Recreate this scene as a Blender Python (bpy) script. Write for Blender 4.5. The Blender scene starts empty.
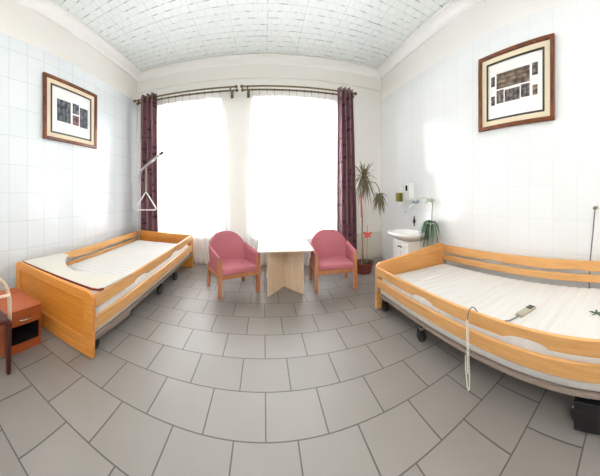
import bpy, bmesh, math, random
from math import sin, cos, pi, hypot, atan2
from mathutils import Vector, Matrix
random.seed(7)
S = bpy.context.scene
COL = S.collection

# room measures (metres): camera over the origin, window wall at +Y
A, B, D, ZC = 2.436, 2.232, 4.234, 4.552
YR = -2.4            # wall behind the camera
CAMH = 1.56

# ------------------------------------------------------------------ materials
def lin(c):
    c = [x / 255 for x in c]
    return tuple((x / 12.92 if x <= .04045 else ((x + .055) / 1.055) ** 2.4) for x in c) + (1,)

def newmat(name):
    m = bpy.data.materials.new(name); m.use_nodes = True
    nt = m.node_tree
    return m, nt, nt.nodes['Principled BSDF']

def link(nt, a, ao, b, bi): nt.links.new(a.outputs[ao], b.inputs[bi])

def plain(name, rgb, rough=.5, metal=0, var=.06, scale=6, bump=0, bscale=200, spec=.5):
    m, nt, p = newmat(name)
    p.inputs['Roughness'].default_value = rough; p.inputs['Metallic'].default_value = metal
    p.inputs['Specular IOR Level'].default_value = spec
    tc = nt.nodes.new('ShaderNodeTexCoord')
    n = nt.nodes.new('ShaderNodeTexNoise'); n.inputs['Scale'].default_value = scale; n.inputs['Detail'].default_value = 4
    link(nt, tc, 'Object', n, 'Vector')
    r = nt.nodes.new('ShaderNodeMix'); r.data_type = 'RGBA'
    c = lin(rgb); r.inputs[6].default_value = tuple(max(0, x * (1 - var)) for x in c[:3]) + (1,)
    r.inputs[7].default_value = tuple(min(1, x * (1 + var)) for x in c[:3]) + (1,)
    link(nt, n, 'Fac', r, 0); nt.links.new(r.outputs[2], p.inputs['Base Color'])
    if bump:
        b = nt.nodes.new('ShaderNodeTexNoise'); b.inputs['Scale'].default_value = bscale
        link(nt, tc, 'Object', b, 'Vector')
        bp = nt.nodes.new('ShaderNodeBump'); bp.inputs['Strength'].default_value = bump; bp.inputs['Distance'].default_value = .002
        link(nt, b, 'Fac', bp, 'Height'); link(nt, bp, 'Normal', p, 'Normal')
    return m

def wood(name, rgb, dark, rough=.4, stretch=(2, 30, 30), rot=(0, 0, 0)):
    m, nt, p = newmat(name)
    p.inputs['Roughness'].default_value = rough
    tc = nt.nodes.new('ShaderNodeTexCoord'); mp = nt.nodes.new('ShaderNodeMapping')
    mp.inputs['Scale'].default_value = stretch; mp.inputs['Rotation'].default_value = rot
    link(nt, tc, 'Object', mp, 'Vector')
    n = nt.nodes.new('ShaderNodeTexNoise'); n.inputs['Scale'].default_value = 1.5; n.inputs['Detail'].default_value = 6
    n.inputs['Distortion'].default_value = .6
    link(nt, mp, 'Vector', n, 'Vector')
    cr = nt.nodes.new('ShaderNodeValToRGB')
    cr.color_ramp.elements[0].position = .3; cr.color_ramp.elements[0].color = lin(dark)
    cr.color_ramp.elements[1].position = .7; cr.color_ramp.elements[1].color = lin(rgb)
    link(nt, n, 'Fac', cr, 'Fac'); link(nt, cr, 'Color', p, 'Base Color')
    return m

def pos_vec(nt, a, b, oa=0, ob=0):
    g = nt.nodes.new('ShaderNodeNewGeometry'); s = nt.nodes.new('ShaderNodeSeparateXYZ')
    link(nt, g, 'Position', s, 'Vector')
    outs = []
    for ax, o in ((a, oa), (b, ob)):
        ad = nt.nodes.new('ShaderNodeMath'); ad.operation = 'SUBTRACT'; ad.inputs[1].default_value = o
        nt.links.new(s.outputs[ax], ad.inputs[0]); outs.append(ad)
    c = nt.nodes.new('ShaderNodeCombineXYZ')
    nt.links.new(outs[0].outputs[0], c.inputs[0]); nt.links.new(outs[1].outputs[0], c.inputs[1])
    return c, s

def brick(nt, vec, bw, rh, mortar, offset, c1, c2, cm, smooth=.1, freq=2):
    b = nt.nodes.new('ShaderNodeTexBrick')
    b.offset = offset; b.offset_frequency = freq; b.squash = 1
    b.inputs['Scale'].default_value = 1; b.inputs['Brick Width'].default_value = bw; b.inputs['Row Height'].default_value = rh
    b.inputs['Mortar Size'].default_value = mortar; b.inputs['Mortar Smooth'].default_value = smooth
    b.inputs['Color1'].default_value = lin(c1); b.inputs['Color2'].default_value = lin(c2); b.inputs['Mortar'].default_value = lin(cm)
    nt.links.new(vec.outputs[0], b.inputs['Vector'])
    return b

def tiled_wall(name, oy, oz, top, c1, c2, cm, paint, mortar):
    m, nt, p = newmat(name)
    v, s = pos_vec(nt, 'Y', 'Z', oy, oz)
    b = brick(nt, v, .2555, .418, mortar, 0, c1, c2, cm)
    gt = nt.nodes.new('ShaderNodeMath'); gt.operation = 'GREATER_THAN'; gt.inputs[1].default_value = top
    nt.links.new(s.outputs['Z'], gt.inputs[0])
    mx = nt.nodes.new('ShaderNodeMix'); mx.data_type = 'RGBA'; mx.inputs[7].default_value = lin(paint)
    link(nt, gt, 0, mx, 0); nt.links.new(b.outputs['Color'], mx.inputs[6]); nt.links.new(mx.outputs[2], p.inputs['Base Color'])
    rr = nt.nodes.new('ShaderNodeMapRange'); rr.inputs['To Min'].default_value = .13; rr.inputs['To Max'].default_value = .6
    link(nt, gt, 0, rr, 'Value'); link(nt, rr, 'Result', p, 'Roughness')
    inv = nt.nodes.new('ShaderNodeMath'); inv.operation = 'SUBTRACT'; inv.inputs[0].default_value = 1
    link(nt, b, 'Fac', inv, 1)
    bp = nt.nodes.new('ShaderNodeBump'); bp.inputs['Strength'].default_value = .3; bp.inputs['Distance'].default_value = .002
    n = nt.nodes.new('ShaderNodeTexNoise'); n.inputs['Scale'].default_value = 5; n.inputs['Detail'].default_value = 1
    nt.links.new(v.outputs[0], n.inputs['Vector'])
    ad = nt.nodes.new('ShaderNodeMath'); ad.operation = 'MULTIPLY_ADD'; ad.inputs[1].default_value = 1.2
    link(nt, n, 'Fac', ad, 0); link(nt, inv, 0, ad, 2)
    link(nt, ad, 0, bp, 'Height'); link(nt, bp, 'Normal', p, 'Normal')
    return m

def mat_floor():
    m, nt, p = newmat('grey floor tiles')
    v, s = pos_vec(nt, 'X', 'Y', -.015 - .3, .9)
    b = brick(nt, v, .325, .307, .004, .5, (134, 128, 123), (126, 120, 115), (68, 65, 61))
    n = nt.nodes.new('ShaderNodeTexNoise'); n.inputs['Scale'].default_value = 4; n.inputs['Detail'].default_value = 5
    nt.links.new(v.outputs[0], n.inputs['Vector'])
    mr = nt.nodes.new('ShaderNodeMapRange'); mr.inputs['To Min'].default_value = .92; mr.inputs['To Max'].default_value = 1.08
    link(nt, n, 'Fac', mr, 'Value')
    mx = nt.nodes.new('ShaderNodeVectorMath'); mx.operation = 'SCALE'
    nt.links.new(b.outputs['Color'], mx.inputs[0]); link(nt, mr, 'Result', mx, 'Scale')
    nt.links.new(mx.outputs[0], p.inputs['Base Color'])
    p.inputs['Roughness'].default_value = .42; p.inputs['Specular IOR Level'].default_value = .9
    inv = nt.nodes.new('ShaderNodeMath'); inv.operation = 'SUBTRACT'; inv.inputs[0].default_value = 1
    link(nt, b, 'Fac', inv, 1)
    bp = nt.nodes.new('ShaderNodeBump'); bp.inputs['Strength'].default_value = .5; bp.inputs['Distance'].default_value = .003
    link(nt, inv, 0, bp, 'Height'); link(nt, bp, 'Normal', p, 'Normal')
    return m

def mat_ceiling():
    m, nt, p = newmat('embossed ceiling tiles')
    v, s = pos_vec(nt, 'X', 'Y', .05, .02)
    b = brick(nt, v, .125, .125, .016, .5, (244, 248, 246), (239, 244, 243), (234, 240, 240), .6)
    t = brick(nt, v, .5, .5, .006, 0, (255, 255, 255), (255, 255, 255), (238, 241, 242), .2)
    # short grey dashes: shade painted in where the embossing cuts deepest
    d = brick(nt, v, 50, .125, .008, .5, (255, 255, 255), (255, 255, 255), (176, 184, 188), .1)
    mp = nt.nodes.new('ShaderNodeMapping'); mp.inputs['Scale'].default_value = (7, 16, 1)
    nt.links.new(v.outputs[0], mp.inputs['Vector'])
    n = nt.nodes.new('ShaderNodeTexNoise'); n.inputs['Scale'].default_value = 1.3; link(nt, mp, 'Vector', n, 'Vector')
    cr = nt.nodes.new('ShaderNodeMapRange'); cr.inputs['From Min'].default_value = .5; cr.inputs['From Max'].default_value = .62
    link(nt, n, 'Fac', cr, 'Value')
    m1 = nt.nodes.new('ShaderNodeMix'); m1.data_type = 'RGBA'; m1.blend_type = 'MULTIPLY'; m1.inputs[0].default_value = 1
    nt.links.new(b.outputs['Color'], m1.inputs[6]); nt.links.new(t.outputs['Color'], m1.inputs[7])
    m2 = nt.nodes.new('ShaderNodeMix'); m2.data_type = 'RGBA'; m2.blend_type = 'MULTIPLY'
    link(nt, cr, 'Result', m2, 0); nt.links.new(m1.outputs[2], m2.inputs[6]); nt.links.new(d.outputs['Color'], m2.inputs[7])
    nt.links.new(m2.outputs[2], p.inputs['Base Color'])
    inv = nt.nodes.new('ShaderNodeMath'); inv.operation = 'SUBTRACT'; inv.inputs[0].default_value = 1
    link(nt, b, 'Fac', inv, 1)
    bp = nt.nodes.new('ShaderNodeBump'); bp.inputs['Strength'].default_value = .13; bp.inputs['Distance'].default_value = .006
    link(nt, inv, 0, bp, 'Height'); link(nt, bp, 'Normal', p, 'Normal')
    p.inputs['Roughness'].default_value = .6
    return m

def mat_sheer():
    m = bpy.data.materials.new('white sheer'); m.use_nodes = True; nt = m.node_tree; nt.nodes.clear()
    o = nt.nodes.new('ShaderNodeOutputMaterial'); t = nt.nodes.new('ShaderNodeBsdfTransparent'); tl = nt.nodes.new('ShaderNodeBsdfTranslucent')
    df = nt.nodes.new('ShaderNodeBsdfDiffuse'); df.inputs['Color'].default_value = (.95, .96, .97, 1)
    tl.inputs['Color'].default_value = (.96, .97, .98, 1)
    w = nt.nodes.new('ShaderNodeTexNoise'); w.inputs['Scale'].default_value = 60
    a = nt.nodes.new('ShaderNodeMixShader'); a.inputs[0].default_value = .5; b = nt.nodes.new('ShaderNodeMixShader')
    mr = nt.nodes.new('ShaderNodeMapRange'); mr.inputs['To Min'].default_value = .24; mr.inputs['To Max'].default_value = .36
    link(nt, w, 'Fac', mr, 'Value'); link(nt, mr, 'Result', b, 0)
    nt.links.new(tl.outputs[0], a.inputs[1]); nt.links.new(df.outputs[0], a.inputs[2])
    nt.links.new(a.outputs[0], b.inputs[1]); nt.links.new(t.outputs[0], b.inputs[2]); nt.links.new(b.outputs[0], o.inputs[0])
    return m

def mat_glass():
    m = bpy.data.materials.new('window glass'); m.use_nodes = True; nt = m.node_tree; nt.nodes.clear()
    o = nt.nodes.new('ShaderNodeOutputMaterial'); t = nt.nodes.new('ShaderNodeBsdfTransparent'); g = nt.nodes.new('ShaderNodeBsdfGlossy')
    g.inputs['Roughness'].default_value = .02
    f = nt.nodes.new('ShaderNodeFresnel'); f.inputs['IOR'].default_value = 1.3
    x = nt.nodes.new('ShaderNodeMixShader'); link(nt, f, 0, x, 0)
    nt.links.new(t.outputs[0], x.inputs[1]); nt.links.new(g.outputs[0], x.inputs[2]); nt.links.new(x.outputs[0], o.inputs[0])
    return m

def mat_curtain():
    m, nt, p = newmat('maroon patterned curtain')
    tc = nt.nodes.new('ShaderNodeTexCoord'); mp = nt.nodes.new('ShaderNodeMapping'); mp.inputs['Scale'].default_value = (9, 1, 9)
    mp.inputs['Rotation'].default_value = (0, pi / 4, 0)
    link(nt, tc, 'Object', mp, 'Vector')
    c = nt.nodes.new('ShaderNodeTexVoronoi'); c.inputs['Scale'].default_value = 1; c.distance = 'MANHATTAN'
    link(nt, mp, 'Vector', c, 'Vector')
    n = nt.nodes.new('ShaderNodeTexNoise'); n.inputs['Scale'].default_value = 22; link(nt, tc, 'Object', n, 'Vector')
    ad = nt.nodes.new('ShaderNodeMath'); ad.operation = 'MULTIPLY_ADD'; ad.inputs[1].default_value = .6
    link(nt, n, 'Fac', ad, 0); link(nt, c, 'Distance', ad, 2)
    cr = nt.nodes.new('ShaderNodeValToRGB')
    cr.color_ramp.elements[0].position = .55; cr.color_ramp.elements[0].color = lin((80, 52, 58))
    cr.color_ramp.elements[1].position = .85; cr.color_ramp.elements[1].color = lin((136, 98, 106))
    link(nt, ad, 0, cr, 'Fac'); link(nt, cr, 'Color', p, 'Base Color'); p.inputs['Roughness'].default_value = .55
    return m

M = dict(
    floor=mat_floor(), ceiling=mat_ceiling(), sheer=mat_sheer(), glass=mat_glass(), curtain=mat_curtain(),
    tileL=tiled_wall('left wall tiles', 1.368, 3.247, 3.86, (226, 231, 234), (221, 227, 230), (190, 197, 203), (233, 230, 225), .0028),
    tileR=tiled_wall('right wall tiles', .616, 3.336, 3.88, (233, 235, 235), (230, 232, 232), (217, 221, 223), (233, 231, 227), .0022),
    paint=plain('warm white plaster', (234, 232, 227), .65, var=.02, scale=2),
    cove=plain('white cove moulding', (246, 246, 244), .45, var=.015),
    beech=wood('beech wood', (220, 168, 108), (204, 150, 88), .38, (25, 2.5, 25)),
    beechx=wood('beech wood end board', (218, 162, 98), (202, 144, 80), .38, (2.5, 25, 25)),
    beechor=wood('shaded beech end board', (218, 148, 68), (202, 130, 54), .38, (2.5, 25, 25)),
    panel=wood('shaded orange beech panel', (214, 140, 56), (198, 122, 42), .4, (2, 20, 26)),  # both orange tones carry the shade on the window-averted boards in their colour
    red=wood('reddish cherry laminate', (172, 86, 38), (154, 72, 30), .38, (3, 3, 30)),
    chairwood=wood('armchair wood', (196, 134, 92), (178, 114, 74), .4, (20, 20, 2)),
    birch=wood('pale birch laminate', (226, 204, 178), (212, 188, 160), .45, (14, 14, 2)),
    birchtop=wood('pale birch table top', (236, 226, 210), (228, 214, 196), .25, (2, 20, 26)),
    pink=plain('pink upholstery', (186, 112, 122), .85, var=.07, scale=30, bump=.3, bscale=350),
    mattress=plain('white quilted cover', (212, 210, 206), .8, var=.02, scale=12, bump=.2, bscale=90),
    frame=plain('taupe bed steel', (150, 134, 122), .4, var=.04),
    white=plain('white plastic', (236, 236, 234), .3, var=.01),
    ceramic=plain('white ceramic', (240, 240, 238), .12, var=.01),
    cabinet=plain('white lacquer', (238, 237, 233), .35, var=.01),
    black=plain('black rubber', (22, 22, 24), .5, var=.1),
    darkred=plain('dark red brown wood', (70, 26, 22), .4, var=.15, scale=15),
    dark=plain('painted recess shade', (16, 12, 12), .7, var=.1),
    board=plain('greige laminate', (206, 200, 188), .35, var=.015),
    edge=plain('red brown edging', (120, 44, 28), .45, var=.05),
    chrome=plain('chrome', (200, 202, 205), .18, 1, var=.03),
    alu=plain('brushed aluminium', (196, 196, 194), .35, .8, var=.04),
    bronze=plain('dark bronze rod', (104, 90, 66), .35, .5, var=.08),
    strap=plain('grey webbing', (150, 146, 140), .8, var=.08, scale=60),
    frwood=wood('walnut picture frame', (126, 66, 28), (82, 38, 14), .3, (8, 8, 8)),
    mat_=plain('beige picture mat', (226, 212, 184), .8, var=.015),
    ink=plain('dark picture line', (52, 46, 40), .6, var=.05),
    paper=plain('white print paper', (240, 240, 238), .7, var=.01),
    olive=plain('olive plastic', (120, 116, 36), .4, var=.1, scale=30),
    screen=plain('dark display', (26, 30, 30), .2, var=.05),
    terra=plain('brown terracotta pot', (120, 58, 46), .55, var=.1, scale=10),
    soil=plain('potting soil', (52, 38, 28), .95, var=.3, scale=40, bump=.6, bscale=60),
    trunk=plain('dry brown stem', (134, 106, 84), .8, var=.2, scale=30, bump=.5),
    leaf=plain('dull olive leaves', (112, 104, 78), .6, var=.25, scale=12),
    leafdk=plain('deep green leaves', (58, 92, 62), .45, var=.25, scale=12),
    leaflt=plain('pale striped leaves', (150, 172, 140), .5, var=.2, scale=12),
    rose=plain('coral red plastic', (236, 96, 88), .5, var=.08),
    pinkstick=plain('dusty red stake', (176, 84, 84), .6, var=.1),
    bamboo=plain('bamboo cane', (176, 146, 100), .6, var=.1),
    beigeplastic=plain('greige plastic', (172, 164, 146), .4, var=.03),
    cream=plain('cream cable', (226, 220, 208), .5, var=.03),
    greycable=plain('grey cable', (104, 104, 104), .5, var=.05),
    dado=plain('pale cream tile dado', (214, 210, 198), .3, var=.02),
    fill=None)

def mat_print(name, ca, cb, scale, kind):
    m, nt, p = newmat(name)
    tc = nt.nodes.new('ShaderNodeTexCoord')
    n = nt.nodes.new('ShaderNodeTexNoise'); n.inputs['Scale'].default_value = scale; n.inputs['Detail'].default_value = 5
    link(nt, tc, 'Object', n, 'Vector')
    w = nt.nodes.new('ShaderNodeTexWave'); w.inputs['Scale'].default_value = scale * .3; w.inputs['Distortion'].default_value = 4
    w.bands_direction = kind; link(nt, tc, 'Object', w, 'Vector')
    wl = nt.nodes.new('ShaderNodeMapRange'); wl.inputs['To Min'].default_value = .45; link(nt, w, 'Fac', wl, 'Value')
    nc = nt.nodes.new('ShaderNodeMapRange'); nc.inputs['From Min'].default_value = .3; nc.inputs['From Max'].default_value = .7; link(nt, n, 'Fac', nc, 'Value')
    ad = nt.nodes.new('ShaderNodeMath'); ad.operation = 'MULTIPLY'; link(nt, nc, 'Result', ad, 0); link(nt, wl, 'Result', ad, 1)
    cr = nt.nodes.new('ShaderNodeValToRGB'); cr.color_ramp.elements[0].position = .12; cr.color_ramp.elements[1].position = .75
    cr.color_ramp.elements[0].color = lin(ca); cr.color_ramp.elements[1].color = lin(cb)
    link(nt, ad, 0, cr, 'Fac'); link(nt, cr, 'Color', p, 'Base Color'); p.inputs['Roughness'].default_value = .5
    return m
M['pr_blue'] = mat_print('slate engraving', (34, 40, 48), (120, 128, 134), 14, 'Y')
M['pr_red'] = mat_print('maroon engraving', (70, 30, 36), (150, 120, 120), 14, 'Y')
M['pr_brown'] = mat_print('brown engraving', (58, 44, 36), (150, 128, 108), 16, 'Z')
M['pr_dk'] = mat_print('dark facade engraving', (36, 36, 40), (146, 130, 122), 20, 'Y')

# ------------------------------------------------------------------ builders
class MB:
    def __init__(self): self.bm = bmesh.new()
    def quadbox(self, P):      # 8 points: bottom 4, top 4 (same winding)
        v = [self.bm.verts.new(p) for p in P]
        for f in ((3, 2, 1, 0), (4, 5, 6, 7), (0, 1, 5, 4), (1, 2, 6, 5), (2, 3, 7, 6), (3, 0, 4, 7)):
            self.bm.faces.new([v[i] for i in f])
        return self
    def box(self, x0, x1, y0, y1, z0, z1):
        return self.quadbox([(x0, y0, z0), (x1, y0, z0), (x1, y1, z0), (x0, y1, z0), (x0, y0, z1), (x1, y0, z1), (x1, y1, z1), (x0, y1, z1)])
    def tube(self, pts, r, n=10, closed=False):
        pts = [Vector(p) for p in pts]; rings = []; N = len(pts)
        rs = r if isinstance(r, (list, tuple)) else [r] * N
        up = Vector((0, 0, 1)); prev = None
        for i, p in enumerate(pts):
            if closed: d = pts[(i + 1) % N] - pts[i - 1]
            else: d = pts[min(i + 1, N - 1)] - pts[max(i - 1, 0)]
            d.normalize()
            if prev is None:
                a = d.cross(up)
                if a.length < 1e-3: a = d.cross(Vector((1, 0, 0)))
            else: a = prev - d * prev.dot(d)
            a.normalize(); prev = a; b = d.cross(a)
            rings.append([self.bm.verts.new(p + (a * cos(2 * pi * k / n) + b * sin(2 * pi * k / n)) * rs[i]) for k in range(n)])
        M_ = N if closed else N - 1
        for i in range(M_):
            for k in range(n):
                self.bm.faces.new((rings[i][k], rings[i][(k + 1) % n], rings[(i + 1) % N][(k + 1) % n], rings[(i + 1) % N][k]))
        if not closed:
            self.bm.faces.new(rings[0][::-1]); self.bm.faces.new(rings[-1])
        return self
    def cyl(self, p, q, r, n=24): return self.tube([p, q], r, n)
    def lathe(self, prof, c, n=32):
        rings = []
        for r, z in prof:
            rings.append([self.bm.verts.new((c[0] + r * cos(2 * pi * k / n), c[1] + r * sin(2 * pi * k / n), c[2] + z)) for k in range(n)])
        for i in range(len(rings) - 1):
            for k in range(n):
                self.bm.faces.new((rings[i][k], rings[i][(k + 1) % n], rings[i + 1][(k + 1) % n], rings[i + 1][k]))
        self.bm.faces.new(rings[0][::-1]); self.bm.faces.new(rings[-1])
        return self
    def loops(self, L):        # closed stack of equal loops with caps
        R = [[self.bm.verts.new(p) for p in l] for l in L]; n = len(R[0])
        for i in range(len(R) - 1):
            for k in range(n): self.bm.faces.new((R[i][k], R[i][(k + 1) % n], R[i + 1][(k + 1) % n], R[i + 1][k]))
        self.bm.faces.new(R[0][::-1]); self.bm.faces.new(R[-1])
        return self
    def prism(self, pts, vec):
        vec = Vector(vec); a = [Vector(p) for p in pts]
        return self.loops([a, [p + vec for p in a]])
    def ring(self, outer, inner, vec):
        vec = Vector(vec); n = len(outer)
        o = [self.bm.verts.new(p) for p in outer]; i_ = [self.bm.verts.new(p) for p in inner]
        o2 = [self.bm.verts.new(Vector(p) + vec) for p in outer]; i2 = [self.bm.verts.new(Vector(p) + vec) for p in inner]
        for k in range(n):
            j = (k + 1) % n
            for q in ((o[k], o[j], i_[j], i_[k]), (o2[j], o2[k], i2[k], i2[j]), (o[j], o[k], o2[k], o2[j]), (i_[k], i_[j], i2[j], i2[k])): self.bm.faces.new(q)
        return self
    def slab(self, fa, fb, nu, nv):
        g = [[[self.bm.verts.new(f(i / nu, j / nv)) for j in range(nv + 1)] for i in range(nu + 1)] for f in (fa, fb)]
        for i in range(nu):
            for j in range(nv):
                for s in (0, 1):
                    q = (g[s][i][j], g[s][i + 1][j], g[s][i + 1][j + 1], g[s][i][j + 1])
                    self.bm.faces.new(q if s == 0 else q[::-1])
        for i in range(nu):
            self.bm.faces.new((g[0][i][0], g[1][i][0], g[1][i + 1][0], g[0][i + 1][0])); self.bm.faces.new((g[0][i][nv], g[0][i + 1][nv], g[1][i + 1][nv], g[1][i][nv]))
        for j in range(nv):
            self.bm.faces.new((g[0][0][j], g[0][0][j + 1], g[1][0][j + 1], g[1][0][j])); self.bm.faces.new((g[0][nu][j], g[1][nu][j], g[1][nu][j + 1], g[0][nu][j + 1]))
        return self
    def leaf(self, base, az, length, w, rise, droop, n=7, xmax=9):
        d = Vector((cos(az), sin(az), 0)); s = Vector((-sin(az), cos(az), 0)); base = Vector(base); L = []
        for i in range(n + 1):
            t = i / n; ww = w * (sin(pi * min(1, .12 + t * .88)) ** .7 if t < 1 else .02) + .0006
            c = base + d * (length * t) + Vector((0, 0, rise * t - droop * t * t))
            q = [c + s * ww / 2, c - Vector((0, 0, ww * .25 + .001)), c - s * ww / 2, c + Vector((0, 0, .0005))]
            for p in q: p.x = min(p.x, xmax - .004 * t)
            L.append([self.bm.verts.new(p) for p in q])
        for i in range(n):
            for k in range(4): self.bm.faces.new((L[i][k], L[i][(k + 1) % 4], L[i + 1][(k + 1) % 4], L[i + 1][k]))
        self.bm.faces.new(L[0][::-1]); self.bm.faces.new(L[-1])
        return self
    def build(self, name, m, parent=None, bevel=0, smooth=False, world=True, seg=2, sub=0):
        bm = self.bm; bmesh.ops.recalc_face_normals(bm, faces=bm.faces)
        me = bpy.data.meshes.new(name); bm.to_mesh(me); bm.free()
        if isinstance(m, str): m = M[m]
        me.materials.append(m)
        o = bpy.data.objects.new(name, me); COL.objects.link(o)
        if parent is not None:
            o.parent = parent
            if world: o.matrix_parent_inverse = wm(parent).inverted()
        if smooth:
            for p in me.polygons: p.use_smooth = True
        if bevel:
            b = o.modifiers.new('bevel', 'BEVEL'); b.width = bevel; b.segments = seg; b.limit_method = 'ANGLE'; b.angle_limit = math.radians(40)
            for p in me.polygons: p.use_smooth = True
            o.modifiers.new('wn', 'WEIGHTED_NORMAL').keep_sharp = False
        if sub:
            s = o.modifiers.new('sub', 'SUBSURF'); s.levels = sub; s.render_levels = sub
        return o

def wm(o):
    m = Matrix.LocRotScale(o.location, o.rotation_euler, o.scale)
    return (wm(o.parent) @ o.matrix_parent_inverse @ m) if o.parent else m

def tag(o, label, cat, group=None):
    o['label'] = label; o['category'] = cat
    if group: o['group'] = group
    return o
def thing(name, label, cat, loc, rz=0, group=None):
    o = bpy.data.objects.new(name, None); o.empty_display_size = .1; COL.objects.link(o)
    o.location = loc; o.rotation_euler = (0, 0, rz)
    return tag(o, label, cat, group)
def structure(o): o['kind'] = 'structure'; return o

# ------------------------------------------------------------------ room shell
T = .3
structure(MB().box(-A - T, B + T, YR - T, D + .36, -.2, 0).build('floor', 'floor'))
structure(MB().box(-A - T, B + T, YR - T, D + .36, ZC, ZC + .2).build('ceiling', 'ceiling'))
structure(MB().box(-A - T, -A, YR - T, D + .36, 0, ZC).build('wall_left', 'tileL'))
structure(MB().box(B, B + T, YR - T, D + .36, 0, ZC).build('wall_right', 'tileR'))
structure(MB().box(-A, B, YR - T, YR, 0, ZC).build('wall_front', 'paint'))
W1, W2, WZ = (-2.0, -.74), (-.17, 1.37), (.6, 3.62)
w = MB()
for x0, x1 in ((-A, W1[0]), (W1[1], W2[0]), (W2[1], B)): w.box(x0, x1, D, D + .36, 0, ZC)
for x0, x1 in (W1, W2):
    w.box(x0, x1, D, D + .36, 0, WZ[0]); w.box(x0, x1, D, D + .36, WZ[1], ZC)
structure(w.build('wall_back', 'paint'))
for i, (x0, x1) in enumerate((W1, W2)):
    y0, y1, f = D + .2, D + .26, .06
    w = MB().ring([(x0, y0, WZ[0]), (x1, y0, WZ[0]), (x1, y0, WZ[1]), (x0, y0, WZ[1])],
                  [(x0 + f, y0, WZ[0] + f), (x1 - f, y0, WZ[0] + f), (x1 - f, y0, WZ[1] - f), (x0 + f, y0, WZ[1] - f)], (0, y1 - y0, 0))
    xm = (x0 + x1) / 2
    w.box(xm - .05, xm + .05, y0, y1, WZ[0] + f, WZ[1] - f)
    w.box(x0 + f, xm - .05, y0, y1, 2.74, 2.82); w.box(xm + .05, x1 - f, y0, y1, 2.74, 2.82)
    wo = structure(w.build('window_%d' % (i + 1), 'cabinet', bevel=.006))
    MB().box(x0 + f - .01, x1 - f + .01, y0 + .028, y0 + .034, WZ[0] + f - .01, WZ[1] - f + .01).build('window_glass', 'glass', wo)
    MB().box(x0 - .04, x1 + .04, D - .05, y0, WZ[0], WZ[0] + .03).build('window_sill', 'cabinet', wo, bevel=.006)

# cove mouldings: a hollow quarter curve under the ceiling
def cove(n, p, q, inward):
    p, q, inn = Vector(p), Vector(q), Vector(inward)
    prof = [(0, -.012)] + [(.012, -.165), (.03, -.165)] + [(.03 + .12 * (1 - cos(t * pi / 12)), -.15 + .115 * sin(t * pi / 12)) for t in range(0, 7)] + [(.155, -.024), (.155, -.012)]
    prof[1] = (0, -.165)
    L = [[e + inn * a + Vector((0, 0, ZC + z)) for a, z in prof] for e in (p, q)]
    structure(MB().loops(L).build('trim_%d' % n, 'cove', bevel=.003))
cove(1, (-A, YR, 0), (-A, D, 0), (1, 0, 0))
cove(2, (-A, D, 0), (B, D, 0), (0, -1, 0))
cove(3, (B, YR, 0), (B, D, 0), (-1, 0, 0))
# shallow projecting band above the curtain rods, and the low dado by the plant
structure(MB().box(-A, B, D - .045, D, 4.1, ZC - .165).build('trim_4', 'paint', bevel=.008))
structure(MB().box(1.5, B, D - .05, D, 0, .64).build('trim_5', 'dado', bevel=.006))

# ------------------------------------------------------------------ curtains and rods
def curtain_rod(x0, x1, label):
    t = thing('curtain_rod', label, 'curtain rod', ((x0 + x1) / 2, 4.06, 3.8), group='double curtain rods')
    for nm, y, z in (('front_rod', 3.99, 3.80), ('rear_rod', 4.12, 3.795)):
        r = MB().cyl((x0, y, z), (x1, y, z), .017).build(nm, 'bronze', t, smooth=False)
        for xe, s in ((x0, -1), (x1, 1)):
            MB().lathe([(.012, 0), (.03, .008), (.034, .03), (.022, .05), (.008, .055)], (0, 0, 0), 16).build('finial', 'bronze', r)
            f = COL.objects[-1]; f.matrix_parent_inverse = Matrix.Identity(4)
            f.matrix_parent_inverse = wm(r).inverted(); f.location = (xe, y, z); f.rotation_euler = (0, s * pi / 2, 0)
    for xb in (x0 + .07, x1 - .07):
        MB().box(xb - .012, xb + .012, 3.98, D, 3.74, 3.765).box(xb - .012, xb + .012, 3.975, 4.005, 3.755, 3.785).box(xb - .025, xb + .025, D - .012, D, 3.68, 3.83).build('bracket', 'bronze', t)
    return t
curtain_rod(-2.35, -.49, 'dark bronze double curtain rod above the narrower window with trapeze pole')
curtain_rod(-.34, 1.57, 'dark bronze double curtain rod above the wider window behind the table')

def sheer(x0t, x1t, x0b, x1b, label):
    zt, zb = 3.66, .012
    n = 220; nv = 14
    def f(u, v):
        x = (x0t + (x1t - x0t) * u) * v + (x0b + (x1b - x0b) * u) * (1 - v)
        ph = u * (x1t - x0t) / .105 * 2 * pi
        a = .028 * (1.15 - .5 * v) * (1 + .3 * sin(ph * .23 + 1))
        return Vector((x, 4.12 + a * sin(ph) + .012 * sin(ph * .37), zb + (zt - zb) * v))
    m = MB(); bm = m.bm
    g = [[bm.verts.new(f(i / n, j / nv)) for j in range(nv + 1)] for i in range(n + 1)]
    for i in range(n):
        for j in range(nv): bm.faces.new((g[i][j], g[i + 1][j], g[i + 1][j + 1], g[i][j + 1]))
    o = m.build('sheer_curtain', 'sheer', smooth=True)
    tag(o, label, 'sheer curtain', 'white sheer curtains')
    k = int((x1t - x0t) / .13)
    for i in range(k + 1):
        x = x0t + .02 + (x1t - x0t - .04) * i / k
        MB().tube([(x, 4.12 + .026 * cos(a), 3.795 + .026 * sin(a)) for a in [2 * pi * j / 12 for j in range(12)]], .004, 6, True).cyl((x, 4.12, 3.772), (x, 4.12, 3.655), .0022, 6).build('curtain_ring', 'bronze', o)
    return o
sheer(-2.02, -.74, -2.02, -.53, 'long white sheer curtain at the window by the bed with trapeze')
sheer(-.22, 1.36, -.36, 1.36, 'long white sheer curtain behind the square table')

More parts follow.
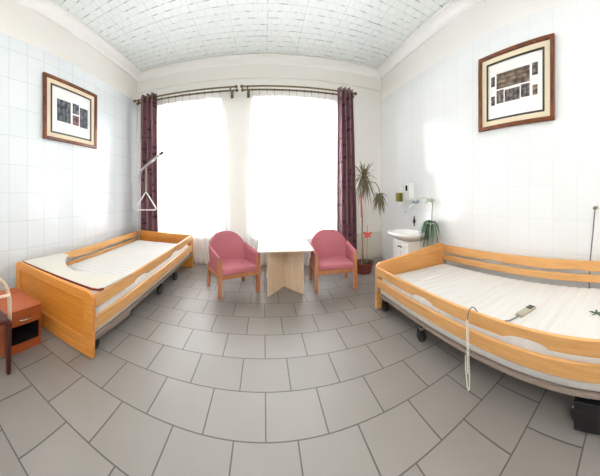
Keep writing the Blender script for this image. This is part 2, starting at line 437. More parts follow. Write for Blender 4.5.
def drape(x0, x1, x0b, x1b, label):
    def fx(u, v): return (x0 + (x1 - x0) * u) * v + (x0b + (x1b - x0b) * u) * (1 - v)
    def F(off):
        def f(u, v):
            y = 3.99 + .055 * sin(u * 2 * pi * 3.5 + .6) * (1.0) + .012 * sin(u * 9 + v * 5)
            return Vector((fx(u, v), y + off, .03 + 3.86 * v))
        return f
    o = MB().slab(F(0), F(.006), 72, 24).build('curtain', 'curtain', smooth=True)
    tag(o, label, 'curtain', 'maroon drapes')
    for i in range(4):
        x = x0 + (x1 - x0) * (i + .5) / 4
        MB().tube([(x, 3.99 + .034 * cos(a), 3.80 + .034 * sin(a)) for a in [2 * pi * j / 16 for j in range(16)]], .007, 8, True).build('eyelet', 'bronze', o)
drape(-2.25, -1.9, -2.27, -1.86, 'maroon patterned curtain bunched behind the trapeze pole')
drape(1.27, 1.54, 1.27, 1.62, 'maroon patterned curtain bunched beside the tall potted plant')

# ------------------------------------------------------------------ hospital beds
def rounded_board(x0, x1, z0, zl, zr, r, m):
    """outer loop and matching inner hole of an end board, in (x, z)"""
    pts = []
    def arc(cx, cz, a0, a1):
        for k in range(9):
            a = a0 + (a1 - a0) * k / 8; pts.append((cx + r * cos(a), cz + r * sin(a)))
    sl = (zr - zl) / (x1 - x0)
    pts.append((x0, z0)); pts.append((x0 + m, z0)); pts.append((x1 - m, z0)); pts.append((x1, z0))
    arc(x1 - r, zr - r, 0, pi / 2); arc(x0 + r, zl - r, pi / 2, pi)
    ix0, ix1, iz0, izl, izr = x0 + m, x1 - m, z0 + .17, zl - .1, zr - .1
    inn = [(ix0, iz0 + .01), (ix0 + .01, iz0), (ix1 - .01, iz0), (ix1, iz0 + .01)]
    inn += [(ix1, izr - .03 + .03 * k / 8) for k in range(8)] + [(ix1 - .005, izr)]
    inn += [(ix0 + .005, izl)] + [(ix0, izl - .03 * (k + 1) / 8) for k in range(8)]
    return pts, inn

def bed(P):
    xw, xr, ya, yb, zo = P['xw'], P['xr'], P['ya'], P['yb'], P['zo']
    s = 1 if xr > xw else -1              # direction from wall to room
    t = thing('hospital_bed', P['label'], 'bed', ((xw + xr) / 2, (ya + yb) / 2, 0), group='adjustable hospital beds')
    xa, xb = min(xw, xr), max(xw, xr)
    for nm, y, zw, zr, thick in (('footboard', ya, P['za'][0], P['za'][1], .04), ('headboard', yb, P['zb'][0], P['zb'][1], -.04)):
        zl, zrr = (zw, zr) if s > 0 else (zr, zw)
        o, i = rounded_board(xa, xb, .012, zl, zrr, .07, .085)
        fb = MB().ring([(x, y, z) for x, z in o], [(x, y, z) for x, z in i], (0, thick, 0)).build(nm, 'beechor' if P['orange'] else 'beechx', t, bevel=.008)
        MB().quadbox([(x, yy, z) for z4 in (0, 1) for x, yy, z in (
            (xa + .075, y + thick * .4, .19 if not z4 else zl - .09), (xb - .075, y + thick * .4, .19 if not z4 else zrr - .09),
            (xb - .075, y + thick * .7, .19 if not z4 else zrr - .09), (xa + .075, y + thick * .7, .19 if not z4 else zl - .09))]).build('board_panel', 'panel' if P['orange'] else 'beechx', fb)
    # side rails: two slats each side with finger recesses
    for side, xc, up in (('room', xr, P['room']), ('wall', xw, P['wall'])):
        first = None
        ys, ye = ya + .042, yb - .042
        for k, (zt0, zb0) in enumerate(up):
            n = 90; top = []; bot = []
            for i in range(n + 1):
                y = ys + (ye - ys) * i / n; z = zo(y)
                dz = 0
                if k == 0:
                    for c in P['notch']:
                        d = abs(y - c) / .13
                        if d < 1: dz = max(dz, .034 * (1 if side == 'room' else .45) * (1 - d * d) ** .5)
                top.append((xc, y, zt0 + z)); bot.append((xc, y, zb0 + z + dz))
            dx = (-s if side == 'room' else s) * .026
            bar = MB().prism(bot + top[::-1], (dx, 0, 0)).build('side_rail' if k == 0 else 'lower_rail', 'beech', t if k == 0 else first, bevel=.007)
            if k == 0:
                first = bar
        for yp in (ys, ye):
            MB().box(xc - .012 + dx / 2, xc + .012 + dx / 2, yp - (.012 if yp == ye else 0), yp + (.012 if yp == ys else 0), .26, up[0][0] - .015 + zo(yp)).build('rail_slide', 'alu', first)
    # steel frame
    fr = MB()
    zf0, zf1 = P['fz']
    i0, i1 = xa + .035, xb - .035
    for x0, x1 in ((i0, i0 + .04), (i1 - .04, i1)):
        fr.quadbox([(x0, ya + .04, zf0 + zo(ya)), (x1, ya + .04, zf0 + zo(ya)), (x1, yb - .04, zf0 + zo(yb)), (x0, yb - .04, zf0 + zo(yb)),
                    (x0, ya + .04, zf1 + zo(ya)), (x1, ya + .04, zf1 + zo(ya)), (x1, yb - .04, zf1 + zo(yb)), (x0, yb - .04, zf1 + zo(yb))])
    for k in range(9):
        y = ya + .1 + (yb - ya - .2) * k / 8
        fr.box(i0 + .04, i1 - .04, y - .03, y + .03, zf0 + .005 + zo(y), zf1 - .002 + zo(y))
    frame = fr.build('bed_frame', 'frame', t, bevel=.005)
    a0, a1 = P['box']
    MB().box(i0 + .06, i1 - .01, a0, a1, zf0 - .035 + zo(a0), zf0 + zo(a1) + .01).build('lift_housing', 'frame', t, bevel=.01)
    # undercarriage and castors
    u = MB()
    yy = sorted(c[0] for c in P['cast'])
    for x0 in (xa + .36, xb - .36):
        u.box(x0 - .018, x0 + .018, yy[0] - .03, yy[-1] + .03, .12, .15)
    for yc in yy: u.box(xa + .06, xb - .06, yc - .015, yc + .015, .118, .145)
    ym = (yy[0] + yy[-1]) / 2
    for x0 in (xa + .4, xb - .4):
        u.tube([(x0, yy[0] + .1, .14), (x0, ym, zf0 + zo(ym) + .02)], .016, 8).tube([(x0, yy[-1] - .1, .14), (x0, ym, zf0 + zo(ym) + .02)], .016, 8)
    u.build('undercarriage', 'frame', t)
    for y, r, big in P['cast']:
        for x in (xa + .075, xb - .075):
            c = MB()
            if big:
                c.box(x - .045, x - .03, y - .07, y + .07, .03, .2).box(x + .03, x + .045, y - .07, y + .07, .03, .2).box(x - .045, x + .045, y - .07, y + .07, .195, .215)
                c.cyl((x, y, .2), (x, y, zf0 + zo(y) + .01), .018, 12)
            else:
                c.box(x - .028, x - .021, y - .02, y + .03, r * .7, r * 2 + .012).box(x + .021, x + .028, y - .02, y + .03, r * .7, r * 2 + .012).box(x - .028, x + .028, y - .025, y + .035, r * 2 + .008, r * 2 + .02)
                c.cyl((x, y, r * 2 + .015), (x, y, .15), .012, 12)
            cs = c.build('castor', 'black', t, bevel=.003)
            MB().lathe([(r * .3, -.018), (r * .92, -.018), (r, -.011), (r, .011), (r * .92, .018), (r * .3, .018)], (0, 0, 0), 28).build('castor_wheel', 'black', cs)
            wo = COL.objects[-1]; wo.location = (x, y, r); wo.rotation_euler = (0, pi / 2, 0)
    return t

def mattress(xa, xb, ya, yb, z0, z1, zo, label, per=.088):
    n = int((yb - ya) / per) * 6; nx = 16
    m = MB(); L = []
    for i in range(n + 1):
        y = ya + (yb - ya) * i / n
        e = min(1, min(y - ya, yb - y) / .05); rnd = .035 * (1 - (1 - (1 - e) ** 2) ** .5)
        q = .013 * abs(sin(pi * (y - ya) / per)) ** .6
        loop = []
        prof = [(xa + .02, z0), (xa, z0 + .03), (xa - .004, z0 + .07), (xa, z1 - .05), (xa + .012, z1 - .018), (xa + .04, z1)]
        w = xb - xa
        prof += [(xa + .04 + (w - .08) * k / nx, z1) for k in range(1, nx)] + [(2 * ((xa + xb) / 2) - x, z) for x, z in prof[5::-1]]
        for k, (x, z) in enumerate(prof):
            top = z > z1 - .02
            sx = (q if x > (xa + xb) / 2 else -q) * (.5 if not top and z > z0 + .02 else 0)
            loop.append((x + sx, y, z + zo(y) + ((q - rnd) if top else (-rnd * .2 if z > z0 + .02 else 0))))
        L.append(loop)
    m.loops(L)
    return tag(m.build('mattress', 'mattress', smooth=True), label, 'mattress', 'quilted mattresses')

zoL = lambda y: .008 + .045 * (y - 1.375)
bedL = dict(xw=-2.27, xr=-1.18, ya=1.36, yb=3.9, zo=zoL, za=(.645, .63), zb=(.725, .70), orange=True,
    room=((.585, .462), (.378, .255)), wall=((.582, .465), (.42, .31)), notch=(2.12, 3.05), fz=(.128, .168), box=(1.45, 1.98),
    cast=((1.47, .055, 0), (2.72, .065, 0), (3.25, .06, 0)), label='orange beech hospital bed under the trapeze pole by the tiled wall')
bed1 = bed(bedL)
mattress(-2.21, -1.215, 1.425, 3.785, .1695, .40, zoL, 'white quilted mattress on the bed with the grey board across it')
zoR = lambda y: .042 - .034 * (y - .2)
bedR = dict(xw=2.16, xr=1.17, ya=-.12, yb=2.345, zo=zoR, za=(.77, .66), zb=(.765, .63), orange=False,
    room=((.605, .500), (.448, .340)), wall=((.765, .645), (.605, .52)), notch=(.62, 1.52), fz=(.203, .232), box=(.95, 1.25),
    cast=((2.25, .055, 0), (1.62, .05, 0), (.28, .1, 1)), label='beech hospital bed below the window reflections with hand control lying on it')
bed(bedR)
mattress(1.21, 2.12, -.06, 2.28, .234, .475, zoR, 'white quilted mattress with the hand control lying on it')

# overbed board resting across the rails of the first bed
zb = .618
pts = [(-2.25, 1.45), (-2.2, 1.432), (-1.24, 1.432), (-1.195, 1.45), (-1.178, 1.49), (-1.178, 1.93), (-1.2, 1.925)]
for k in range(13):
    a = k / 12; x = -1.21 + (-2.07 + 1.21) * a
    pts.append((x, 1.88 - .27 * sin(pi * min(1, a * 1.02)) ** .8 + .06 * a))
pts += [(-2.12, 2.02), (-2.25, 2.02)]
tb = MB().prism([(x, y, zb) for x, y in pts], (0, 0, .018)).build('bed_tray_board', 'board', bevel=.004)
tag(tb, 'greige board with a curved cut-out laid across the foot of the bed', 'board')
MB().prism([(-2.23, 1.424, zb - .001), (-1.235, 1.424, zb - .001), (-1.184, 1.446, zb - .001), (-1.168, 1.49, zb - .001), (-1.177, 1.492, zb - .001), (-1.196, 1.452, zb - .001), (-1.24, 1.433, zb - .001), (-2.23, 1.433, zb - .001)], (0, 0, .02)).build('board_edging', 'edge', tb)

# trapeze pole at the bed's head
pp = [(-2.18, 3.82, .2), (-2.18, 3.82, 1.2), (-2.18, 3.82, 1.85), (-2.165, 3.81, 1.98), (-2.12, 3.775, 2.08), (-1.96, 3.675, 2.165), (-1.85, 3.6, 2.22), (-1.56, 3.42, 2.345)]
tp = MB().tube(pp, .022, 14).build('trapeze_pole', 'alu', bed1, smooth=True)
tp['label'] = 'curved chrome trapeze pole'
MB().tube([Vector(pp[-1]) + (Vector(pp[-1]) - Vector(pp[-2])).normalized() * k for k in (-.01, .05)], .024, 14).build('end_cap', 'black', tp)
MB().cyl((-2.18, 3.82, .2), (-2.18, 3.82, .5), .026, 16).build('pole_socket', 'frame', tp)
th = thing('trapeze_grip', 'triangular white grab handle hanging by a strap from the chrome pole', 'grab handle', (-1.99, 3.69, 1.2))
hx, hy = -1.96, 3.675
MB().quadbox([(hx - .014, hy - .003, 1.6), (hx + .014, hy - .003, 1.6), (hx + .014, hy + .003, 1.6), (hx - .014, hy + .003, 1.6), (hx - .014, hy - .003, 2.145), (hx + .014, hy - .003, 2.145), (hx + .014, hy + .003, 2.145), (hx - .014, hy + .003, 2.145)]).build('strap', 'strap', th)
ux, uy = cos(.48), sin(.48)
tri = [(0, 1.6), (-.03, 1.55), (-.17, 1.27), (-.175, 1.235), (-.15, 1.215), (.15, 1.215), (.175, 1.235), (.17, 1.27), (.03, 1.55)]
MB().tube([(hx + a * ux, hy + a * uy, z) for a, z in tri], .013, 10, True).build('handle_triangle', 'white', th, smooth=True)

# ------------------------------------------------------------------ hand control, cords, sprig on the second bed
zt = .475 + zoR(.8)
hc = thing('hand_control', 'greige bed hand control with dark buttons lying on the mattress', 'remote control', (1.515, .79, zt + .0138), -.19)
MB().box(-.085, .085, -.03, .03, 0, .024).build('control_body', 'beigeplastic', hc, bevel=.008, world=False)
for bx in (.024, .052):
    MB().box(bx, bx + .018, -.022, .022, .0235, .028).build('button', 'screen', hc, bevel=.002, world=False)
cp = [(1.435, .805, zt + .02), (1.36, .835, zt + .014), (1.3, .9, zt + .016), (1.235, .96, zt + .05), (1.218, 1.0, .605), (1.203, 1.01, .636), (1.185, 1.012, .644), (1.163, 1.012, .634), (1.148, 1.012, .6), (1.144, 1.012, .565)]
coil = []
for k in range(0, 181):
    a = k / 180; ang = a * 2 * pi * 26
    coil.append((1.143 + .008 * cos(ang), 1.012 + .008 * sin(ang) - .01 * a, .56 - .42 * a))
cc = MB().tube(coil, .0032, 6).build('coiled_cord', 'cream', smooth=True)
tag(cc, 'cream coiled control cord hanging over the side rail to the floor', 'cord')
MB().tube(cp, .0045, 8).build('cord_lead', 'greycable', cc, smooth=True)
MB().tube([coil[-1], (1.143, .995, .09), (1.137, .99, .03), (1.137, .998, .012), (1.15, 1.02, .03), (1.18, 1.06, .12), (1.21, 1.09, .2)], .0045, 8).build('cord_loop', 'cream', cc, smooth=True)
sp = MB()
for k, a in enumerate((.3, 1.4, 2.6, 3.9, 5.1)): sp.leaf((1.64, .31, zt + .03), a, .05 + .01 * (k % 2), .016, .01, .005, 4)
sp.tube([(1.64, .31, zt + .03), (1.68, .28, zt + .022)], .003, 6)
tag(sp.build('leaf_sprig', 'leafdk'), 'small green leaf sprig lying on the quilted mattress', 'leaf')

# ------------------------------------------------------------------ nightstand and chair at the edge
nx0, nx1, ny0, ny1, nz = -2.0, -1.6, .855, 1.205, .43
ns = thing('nightstand', 'low reddish wood nightstand with one drawer beside the orange footboard', 'nightstand', ((nx0 + nx1) / 2, (ny0 + ny1) / 2, 0))
c = MB().box(nx0, nx1 - .006, ny0, ny0 + .018, 0, nz - .02).box(nx0, nx1 - .006, ny1 - .018, ny1, 0, nz - .02).box(nx0, nx0 + .012, ny0 + .018, ny1 - .018, .02, nz - .02)
c.box(nx0 + .012, nx1 - .006, ny0 + .018, ny1 - .018, .262, .278).box(nx0 + .012, nx1 - .01, ny0 + .018, ny1 - .018, .0, .085)
c.build('carcass', 'red', ns, bevel=.002)
MB().box(nx0 + .016, nx1 - .012, ny0 + .021, ny1 - .021, .0855, .088).box(nx0 + .012, nx0 + .016, ny0 + .018, ny1 - .018, .086, .262).box(nx0 + .016, nx1 - .012, ny0 + .018, ny0 + .021, .086, .262).box(nx0 + .016, nx1 - .012, ny1 - .021, ny1 - .018, .086, .262).build('shade_lining', 'dark', ns)  # thin black sheets paint the shade inside the open compartment
MB().box(nx0 - .005, nx1 + .012, ny0 - .01, ny1 + .006, nz - .02, nz).build('nightstand_top', 'red', ns, bevel=.003)
dr = MB().box(nx1 - .006, nx1 + .010, ny0 + .004, ny1 - .004, .28, .405).build('drawer', 'red', ns, bevel=.003)
ym = (ny0 + ny1) / 2
MB().tube([(nx1 + .008, ym - .055, .345), (nx1 + .03, ym - .045, .34), (nx1 + .034, ym, .337), (nx1 + .03, ym + .045, .34), (nx1 + .008, ym + .055, .345)], .006, 8).build('drawer_handle', 'chrome', dr, smooth=True)

ch = thing('chair', 'dark red chair with a bent pale wood back beside the nightstand', 'chair', (-1.6, .62, 0))
MB().box(-1.93, -1.44, .4, .828, .445, .485).build('seat', 'darkred', ch, bevel=.012)
for x, y in ((-1.46, .815), (-1.46, .42), (-1.905, .805), (-1.905, .42)):
    MB().quadbox([(x - .014, y - .014, 0), (x + .014, y - .014, 0), (x + .014, y + .014, 0), (x - .014, y + .014, 0), (x - .02, y - .02, .446), (x + .02, y - .02, .446), (x + .02, y + .02, .446), (x - .02, y + .02, .446)]).build('leg', 'darkred', ch, bevel=.004)
hp = []
for k in range(25):
    a = pi * k / 24; hp.append((-1.455 + .03 * sin(a), .6175 + .205 * cos(a), .47 + .42 * (sin(a) ** .62)))
MB().tube(hp, .014, 12).build('back_hoop', 'birch', ch, smooth=True)
MB().tube([(-1.455 + .028, .43 + .375 * k / 6, .70) for k in range(7)], .012, 8).build('back_slat', 'birch', ch, smooth=True)

# ------------------------------------------------------------------ armchairs
def armchair(loc, rz, label):
    t = thing('armchair', label, 'armchair', loc, rz, 'pink armchairs')
    W, Dp = .282, .46
    for x in (-W + .022, W - .022):
        l = MB().box(x - .022, x + .022, -.005, .04, .0, .59).build('leg', 'chairwood', t, bevel=.006, world=False)
        MB().quadbox([(x - .018, Dp - .02, 0), (x + .018, Dp - .02, 0), (x + .018, Dp + .02, 0), (x - .018, Dp + .02, 0), (x - .02, Dp - .06, .42), (x + .02, Dp - .06, .42), (x + .02, Dp - .015, .42), (x - .02, Dp - .015, .42)]).build('leg', 'chairwood', t, bevel=.005, world=False)
    MB().box(-W + .044, W - .044, .002, .03, .285, .347).box(-W + .008, -W + .034, .04, Dp - .04, .285, .347).box(W - .034, W - .008, .04, Dp - .04, .285, .347).box(-W + .044, W - .044, Dp - .05, Dp - .025, .285, .347).build('seat_frame', 'chairwood', t, bevel=.004, world=False)
    MB().box(-W + .046, W - .046, -.012, Dp - .03, .342, .44).build('seat_cushion', 'pink', t, bevel=.03, seg=4, world=False)
    for s in (-1, 1):
        def fa(u, v, o=0):
            y = .0 + u * .40; zt = .60 + .08 * u ** 1.3
            z = .34 + v * (zt - .34)
            x = s * (W - .012 - .028 * o + .012 * v - .03 * u * u * 0)
            return Vector((x, y, z))
        MB().slab(lambda u, v: fa(u, v, 0), lambda u, v: fa(u, v, 1.35), 12, 6).build('armrest', 'pink', t, bevel=.014, seg=3, world=False)
        MB().tube([(s * (W - .012), .0 + .40 * k / 8, .608 + .08 * (k / 8) ** 1.3) for k in range(9)], .017, 10).build('arm_cap', 'pink', t, smooth=True, world=False)
    def bk(off):
        def f(u, v):
            uu = 2 * u - 1
            top = .905 - .17 * abs(uu) ** 2.8
            hw = W - .035 + .02 * sin(pi * v * .8)
            z = .36 + (top - .36) * v
            y = .40 + .09 * v - .07 * abs(uu) ** 2.4 + off
            x = uu * hw * (1 - .10 * max(0, v - .6) * abs(uu))
            return Vector((x, y, z))
        return f
    MB().slab(bk(0), bk(.065), 24, 12).build('backrest', 'pink', t, bevel=.022, seg=3, world=False)
    return t
ang = atan2(3.064 - 2.788, -.036 + .502)
armchair((-.285, 2.925, 0), ang, 'pink upholstered armchair turned towards the table, next to the bed with the trapeze')
armchair((.918, 2.945, 0), -.04, 'pink upholstered armchair beside the maroon curtain and potted plant')

# ------------------------------------------------------------------ table
tt = thing('table', 'square pale birch table on crossed panels between the pink armchairs', 'table', (.275, 3.27, 0))
MB().quadbox([(x, y, z) for z in (.682, .706) for x, y in ((-.075, 2.87), (.61, 2.885), (.63, 3.68), (-.075, 3.66))]).build('tabletop', 'birchtop', tt, bevel=.004)
for k, (p, q) in enumerate((((.052, 2.93), (.50, 3.60)), ((.488, 2.955), (.045, 3.58)))):
    p, q = Vector((*p, 0)), Vector((*q, 0)); d = (q - p).normalized(); n = Vector((-d.y, d.x, 0)) * .011
    mid = (p + q) / 2
    segs = ((p, q),) if k == 0 else ((p, mid - d * .012), (mid + d * .012, q))
    mb = MB()
    for a, b in segs: mb.quadbox([a - n, b - n, b + n, a + n] + [v + Vector((0, 0, .682)) for v in (a - n, b - n, b + n, a + n)])
    mb.build('base_panel', 'birch', tt, bevel=.002)

# ------------------------------------------------------------------ dracaena
px_, py_ = 1.545, 3.5
dp = thing('potted_dracaena', 'tall drooping dracaena in a brown pot beside the maroon curtain', 'potted plant', (px_, py_, 0))
pot = MB().lathe([(.11, 0), (.115, .01), (.145, .17), (.16, .175), (.163, .215), (.15, .215), (.142, .19), (.138, .17)], (px_, py_, 0)).build('pot', 'terra', dp, smooth=False, bevel=.003)
MB().lathe([(.02, .165), (.139, .168), (.139, .18), (.02, .185)], (px_, py_, 0)).build('soil', 'soil', dp)
tr = [(px_ - .02, py_, .2), (px_ - .04, py_ - .01, .6), (px_ - .03, py_, 1.05), (px_ - .05, py_, 1.45), (px_ - .01, py_, 1.72), (px_ + .0, py_, 1.83)]
MB().tube(tr, [.016, .014, .013, .012, .011, .01], 10).build('trunk', 'trunk', dp, smooth=True)
br = [(px_ - .005, py_, 1.75), (px_ + .08, py_ - .03, 1.81), (px_ + .18, py_ - .06, 1.78), (px_ + .235, py_ - .07, 1.66), (px_ + .245, py_ - .07, 1.58)]
MB().tube(br, [.009, .009, .008, .008, .007], 8).build('branch', 'trunk', dp, smooth=True)
def crown(c, n, L, up):
    m = MB()
    for k in range(n):
        a = 2.399 * k; t = k / n
        m.leaf((c[0] + .012 * cos(a), c[1] + .012 * sin(a), c[2] + .06 * (t - .5)), a, L * (.45 + .55 * random.random()) * (.55 + .45 * (1 - abs(t - .5))), .02, up * (t * 1.7 - .15) * L, L * (1.25 + .6 * random.random()) * (1.35 - t), 7)
    return m
crown((px_ + .0, py_, 1.86), 90, .25, 1.25).build('leaf_crown', 'leaf', dp)
crown((px_ + .245, py_ - .07, 1.52), 64, .17, .5).build('leaf_crown', 'leaf', dp)
for k in range(1):
    m = MB()
    for j in range(8): m.leaf((px_ + .03, py_ - .05, .2), j * .8, .07, .014, .13, .06, 5)
    m.build('young_shoots', 'leafdk', dp)
st = MB().cyl((px_ - .06, py_ - .06, .17), (px_ - .065, py_ - .055, 1.12), .006, 8).build('stake', 'bamboo', dp)
MB().cyl((px_ - .065, py_ - .055, 1.1), (px_ - .07, py_ - .052, 1.55), .012, 10).build('pink_sleeve', 'pinkstick', st)
MB().cyl((px_ + .06, py_ + .02, .18), (px_ + .075, py_ + .03, .93), .005, 8).build('stake', 'bamboo', dp)
MB().cyl((px_ + .02, py_ + .06, .18), (px_ + .03, py_ + .06, .8), .004, 8).build('stake', 'bamboo', dp)
bf = MB()
fx_, fy_, fz_ = px_ + .06, py_ - .01, .74
for a, L in ((.6, .09), (2.4, .095), (-.6, .07), (3.8, .065), (1.5, .06), (4.6, .06)):
    n = 6; pl = []
    for k in range(10):
        b = 2 * pi * k / 10; pl.append((fx_ + cos(a) * L * .55 + cos(b) * L * .5 * cos(a) - sin(b) * L * .26 * sin(a), fy_, fz_ + sin(a) * L * .55 + cos(b) * L * .5 * sin(a) + sin(b) * L * .26 * cos(a)))
    bf.prism(pl, (0, .004, 0))
bf.build('flower_ornament', 'rose', dp)

# ------------------------------------------------------------------ washbasin corner
def sel(cx, cy, a, b, z, n=36, e=2.6, dx=0):
    L = []
    for k in range(n):
        t = 2 * pi * k / n; c, s_ = cos(t), sin(t)
        L.append((cx + dx + a * (abs(c) ** (2 / e)) * (1 if c > 0 else -1), cy + b * (abs(s_) ** (2 / e)) * (1 if s_ > 0 else -1), z))
    return L
bx, by, bz = B - .262, 2.91, .875
wbz = thing('washbasin', 'white ceramic washbasin on the small cabinet beside the spider plant', 'washbasin', (B - .2, by, .7))
L = [sel(bx + .05, by, .12, .13, bz - .16), sel(bx + .03, by, .17, .19, bz - .13), sel(bx, by, .238, .27, bz - .06), sel(bx, by, .258, .295, bz - .035), sel(bx, by, .258, .295, bz - .005), sel(bx, by, .252, .289, bz),
     sel(bx - .01, by, .19, .235, bz, dx=-.02), sel(bx - .01, by, .175, .22, bz - .015, dx=-.02), sel(bx, by, .12, .16, bz - .09, dx=-.02), sel(bx, by, .03, .03, bz - .11, dx=-.02)]
MB().loops(L).build('basin', 'ceramic', wbz, smooth=True)
MB().lathe([(.02, 0), (.022, .004), (.012, .006)], (bx - .02, by, bz - .11), 16).build('drain', 'chrome', wbz)
MB().box(B - .06, B - .006, by + .04, by + .12, bz, bz + .035).build('soap_bar', 'ceramic', wbz, bevel=.01) if False else None
cb = thing('sink_cabinet', 'small white cabinet with dark knobs under the washbasin', 'cabinet', (B - .16, by, 0))
cx0 = B - .36
MB().box(cx0, B - .01, by - .2, by + .2, .08, .715).build('cabinet_body', 'cabinet', cb, bevel=.004)
MB().box(cx0 + .03, B - .01, by - .18, by + .18, 0, .08).build('plinth', 'cabinet', cb)
for s in (-1, 1):
    d_ = MB().box(cx0 - .016, cx0, by + (s * .1) - .097, by + (s * .1) + .097, .1, .705).build('door', 'cabinet', cb, bevel=.003)
    MB().cyl((cx0 - .016, by + s * .03, .62), (cx0 - .04, by + s * .03, .62), .012, 14).build('knob', 'black', d_)
# tap on the wall, dispensers, brush
tap = thing('wall_tap', 'chrome wall tap with a curved spout above the washbasin', 'tap', (B, 3.0, 1.36))
MB().cyl((B, 3.0, 1.40), (B - .08, 3.0, 1.40), .03, 18).cyl((B - .05, 3.07, 1.40), (B - .05, 2.93, 1.40), .022, 14).build('tap_body', 'chrome', tap)
MB().tube([(B - .07, 3.0, 1.40), (B - .11, 3.0, 1.36), (B - .16, 3.02, 1.28), (B - .2, 3.03, 1.24), (B - .22, 3.03, 1.20)], .011, 10).build('spout', 'chrome', tap, smooth=True)
for s in (-1, 1): MB().lathe([(.016, 0), (.022, .01), (.022, .03), (.014, .04)], (B - .05, 3.0 + s * .085, 1.40), 14).build('tap_handle', 'chrome', tap)
br_ = MB().tube([(B - .025, 3.06, 1.12), (B - .025, 3.06, .93)], .008, 8).build('bottle_brush', 'black')
tag(br_, 'slim dark brush hanging on the wall just above the washbasin', 'brush')
MB().lathe([(.008, 0), (.017, .01), (.018, .07), (.009, .08)], (B - .025, 3.06, .985), 12).build('bristles', 'black', br_)
MB().cyl((B + .003, 3.06, 1.12), (B - .035, 3.06, 1.12), .006, 8).build('hook', 'chrome', br_)
so = MB().box(B - .09, B - .03, 3.1, 3.15, bz - .02, bz + .02)
sd = thing('sponge_holder', 'olive green dispenser on a white holder on the tiled wall', 'dispenser', (B, 3.46, 1.46))
MB().box(B - .012, B + .002, 3.4, 3.53, 1.30, 1.70).box(B - .05, B - .012, 3.42, 3.5, 1.30, 1.325).build('holder', 'white', sd, bevel=.004)
MB().box(B - .085, B - .012, 3.4, 3.525, 1.40, 1.585).build('olive_box', 'olive', sd, bevel=.012)
so_ = thing('soap_dispenser', 'tall white soap dispenser with a dark level window', 'dispenser', (B, 3.17, 1.5))
MB().box(B - .1, B, 3.09, 3.22, 1.46, 1.77).build('dispenser_body', 'white', so_, bevel=.012)
MB().box(B - .104, B - .099, 3.14, 3.19, 1.62, 1.73).build('level_window', 'screen', so_, bevel=.002)
MB().box(B - .09, B - .03, 3.12, 3.19, 1.435, 1.462).build('dispenser_lever', 'white', so_, bevel=.005)

# spider plant hanging on the wall right of the basin
sx_, sy_, sz_ = B - .085, 2.56, 1.05
spd = thing('spider_plant', 'trailing green spider plant in a white wall pot beside the washbasin', 'potted plant', (sx_, sy_, sz_))
MB().lathe([(.05, -.12), (.055, -.11), (.072, .0), (.076, .0), (.078, .02), (.07, .02), (.066, .0)], (sx_, sy_, sz_), 24).build('pot', 'white', spd)
MB().box(B - .02, B, sy_ - .02, sy_ + .02, sz_ - .12, sz_ + .0).build('wall_bracket', 'white', spd)
m = MB()
for k in range(50):
    a = 2.399 * k; r = random.random()
    m.leaf((sx_ + .02 * cos(a) - .01, sy_ + .02 * sin(a), sz_ + .02), a if abs(cos(a)) * .1 < .1 and cos(a) < .35 else a + pi * .8, .1 + .12 * r, .015, .18 + .1 * r, .42 + .32 * random.random(), 8, B - .006)
m.build('leaves', 'leafdk', spd)
MB().tube([(sx_, sy_, sz_ + .02), (sx_ + .02, sy_ + .02, sz_ + .2), (sx_ + .02, sy_ + .0, 1.4), (sx_ + .0, sy_ + .14, 1.50), (sx_ - .02, sy_ + .3, 1.46), (sx_ - .02, sy_ + .4, 1.40)], .006, 8).build('runner', 'leaflt', spd, smooth=True)
m = MB()
for k in range(14):
    a = 2.399 * k
    aa = a if cos(a) < .3 else a + pi
    m.leaf((sx_ + .015, sy_ + .01, 1.40 + .004 * k), aa, .10 + .05 * random.random(), .014, .14, .11 + .12 * random.random(), 6, B - .006)
m.build('plantlet', 'leaflt', spd)

# ------------------------------------------------------------------ socket and cable on the right wall
wsk = thing('wall_socket', 'white wall socket on the tiles above the bed rail', 'socket', (B, .43, 1.40))
MB().box(B - .012, B, .37, .475, 1.35, 1.455).build('socket_plate', 'white', wsk, bevel=.004)
MB().lathe([(.026, 0), (.028, .004), (.022, .006)], (0, 0, 0), 20).build('socket_ring', 'white', wsk)
_o = COL.objects[-1]; _o.matrix_parent_inverse = wm(wsk).inverted(); _o.location = (B - .012, .425, 1.402); _o.rotation_euler = (0, -pi / 2, 0)
cb_ = MB().tube([(B - .05, .43, 1.39), (B - .055, .435, 1.3), (B - .045, .45, 1.1), (B - .035, .47, .9), (B - .03, .485, .7), (B - .03, .49, .45), (B - .03, .49, .008)], .006, 8).build('power_cable', 'greycable', smooth=True)
tag(cb_, 'grey power cable running down from the wall socket behind the bed', 'cable')
MB().cyl((B - .018, .425, 1.402), (B - .058, .43, 1.395), .02, 16).build('plug', 'greycable', cb_)

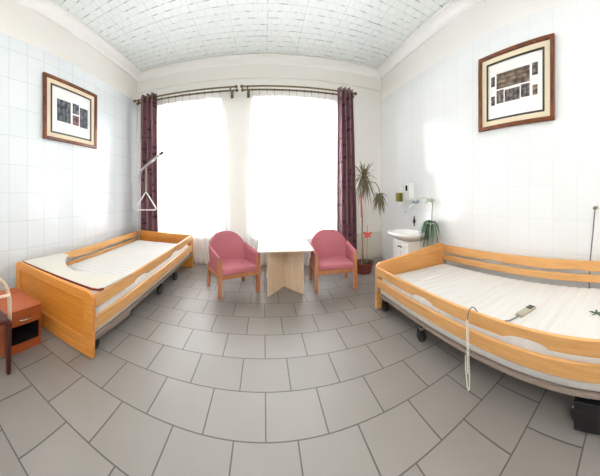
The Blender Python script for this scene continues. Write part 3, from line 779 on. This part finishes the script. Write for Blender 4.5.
# ------------------------------------------------------------------ framed pictures
def picture(wx, s, y0, y1, z0, z1, label, panels):
    """s=+1 hangs on the left wall (faces +X), s=-1 on the right wall; u runs left to right as seen from the room"""
    t = thing('framed_picture', label, 'picture', (wx, (y0 + y1) / 2, z0), group='framed pictures')
    def Y(u): return y0 + (y1 - y0) * u if s > 0 else y1 - (y1 - y0) * u
    def R(u0, u1, v0, v1, x):
        a = [(x, Y(u0), z0 + (z1 - z0) * v0), (x, Y(u1), z0 + (z1 - z0) * v0), (x, Y(u1), z0 + (z1 - z0) * v1), (x, Y(u0), z0 + (z1 - z0) * v1)]
        return a
    MB().ring(R(0, 1, 0, 1, wx + s * .004), R(.05, .95, .05, .95, wx + s * .004), (s * .036, 0, 0)).build('frame', 'frwood', t, bevel=.008)
    MB().ring(R(.045, .955, .045, .955, wx + s * .012), R(.138, .862, .138, .862, wx + s * .012), (s * .006, 0, 0)).build('mat_board', 'mat_', t)
    MB().ring(R(.118, .882, .118, .882, wx + s * .018), R(.142, .858, .142, .858, wx + s * .018), (s * .004, 0, 0)).build('inner_border', 'ink', t)
    sh = MB().prism(R(.13, .87, .13, .87, wx + s * .006), (s * .004, 0, 0)).build('print_sheet', 'paper', t)
    for (u0, u1, v0, v1, mm) in panels:
        MB().prism(R(u0, u1, v0, v1, wx + s * .0105), (s * .0015, 0, 0)).build('print_panel', mm, sh)
    return t
picture(-A, 1, 1.85, 2.895, 2.44, 3.49, 'brown framed picture of grey and maroon engravings above the trapeze bed',
        [(.23, .47, .33, .68, 'pr_blue'), (.51, .63, .52, .69, 'pr_blue'), (.51, .63, .33, .49, 'pr_red'), (.65, .81, .32, .66, 'pr_blue')])
picture(B, -1, .835, 1.775, 2.47, 3.53, 'brown framed picture of a facade engraving above the bed with the hand control',
        [(.26, .70, .52, .72, 'pr_brown'), (.26, .36, .33, .50, 'pr_dk'), (.375, .575, .33, .485, 'pr_dk'), (.59, .70, .34, .50, 'pr_dk'),
         (.18, .235, .57, .70, 'pr_dk'), (.18, .235, .32, .44, 'pr_dk'), (.73, .80, .58, .73, 'pr_dk'), (.735, .795, .34, .46, 'pr_brown')])

# ------------------------------------------------------------------ light: overcast daylight and added unseen fill lights behind the viewer
wd = bpy.data.worlds.new('overcast sky'); S.world = wd; wd.use_nodes = True
bg = wd.node_tree.nodes['Background']; bg.inputs['Color'].default_value = (.97, .985, 1, 1); bg.inputs['Strength'].default_value = 13.5
def fill(x, y, e, sx=1.2, sy=.3):
    d = bpy.data.lights.new('ceiling lamp light', 'AREA'); d.shape = 'RECTANGLE'; d.size = sx; d.size_y = sy; d.energy = e; d.color = (1, .98, .95)
    o = bpy.data.objects.new('added_fill_light', d); COL.objects.link(o); o.location = (x, y, ZC - .08)
for x in (-1.1, 1.0):
    fill(x, -1.5, 52)  # added fill, out of view, to brighten the sides facing the camera
    lf = thing('fill_fixture', 'added white fill light ' + ('nearer the wall with the picture of engravings' if x < 0 else 'nearer the wall with the facade picture'), 'fill light', (x, -1.5, ZC))
    MB().box(x - .64, x + .64, -1.68, -1.32, ZC - .05, ZC).build('fill_housing', 'white', lf, bevel=.006)  # added housing that goes with the fill light

# ------------------------------------------------------------------ camera: 143 degree cylindrical panorama
cd = bpy.data.cameras.new('camera'); co = bpy.data.objects.new('camera', cd); COL.objects.link(co)
co.location = (0, 0, CAMH); co.rotation_euler = (pi / 2, 0, -.1503)
cd.type = 'PANO'; cy = cd
cy.panorama_type = 'CENTRAL_CYLINDRICAL'
cy.central_cylindrical_range_u_min = -300 / 240.6; cy.central_cylindrical_range_u_max = 300 / 240.6
cy.central_cylindrical_range_v_min = -282 / 192.5; cy.central_cylindrical_range_v_max = 194 / 192.5
cy.central_cylindrical_radius = 1
cd.clip_start = .01
S.camera = co
S.cycles.max_bounces = 10; S.cycles.diffuse_bounces = 6; S.cycles.transparent_max_bounces = 12
S.cycles.use_denoising = True
vs = S.view_settings; vs.view_transform = 'Standard'; vs.look = 'None'; vs.gamma = 1; vs.use_curve_mapping = False; vs.exposure = .3
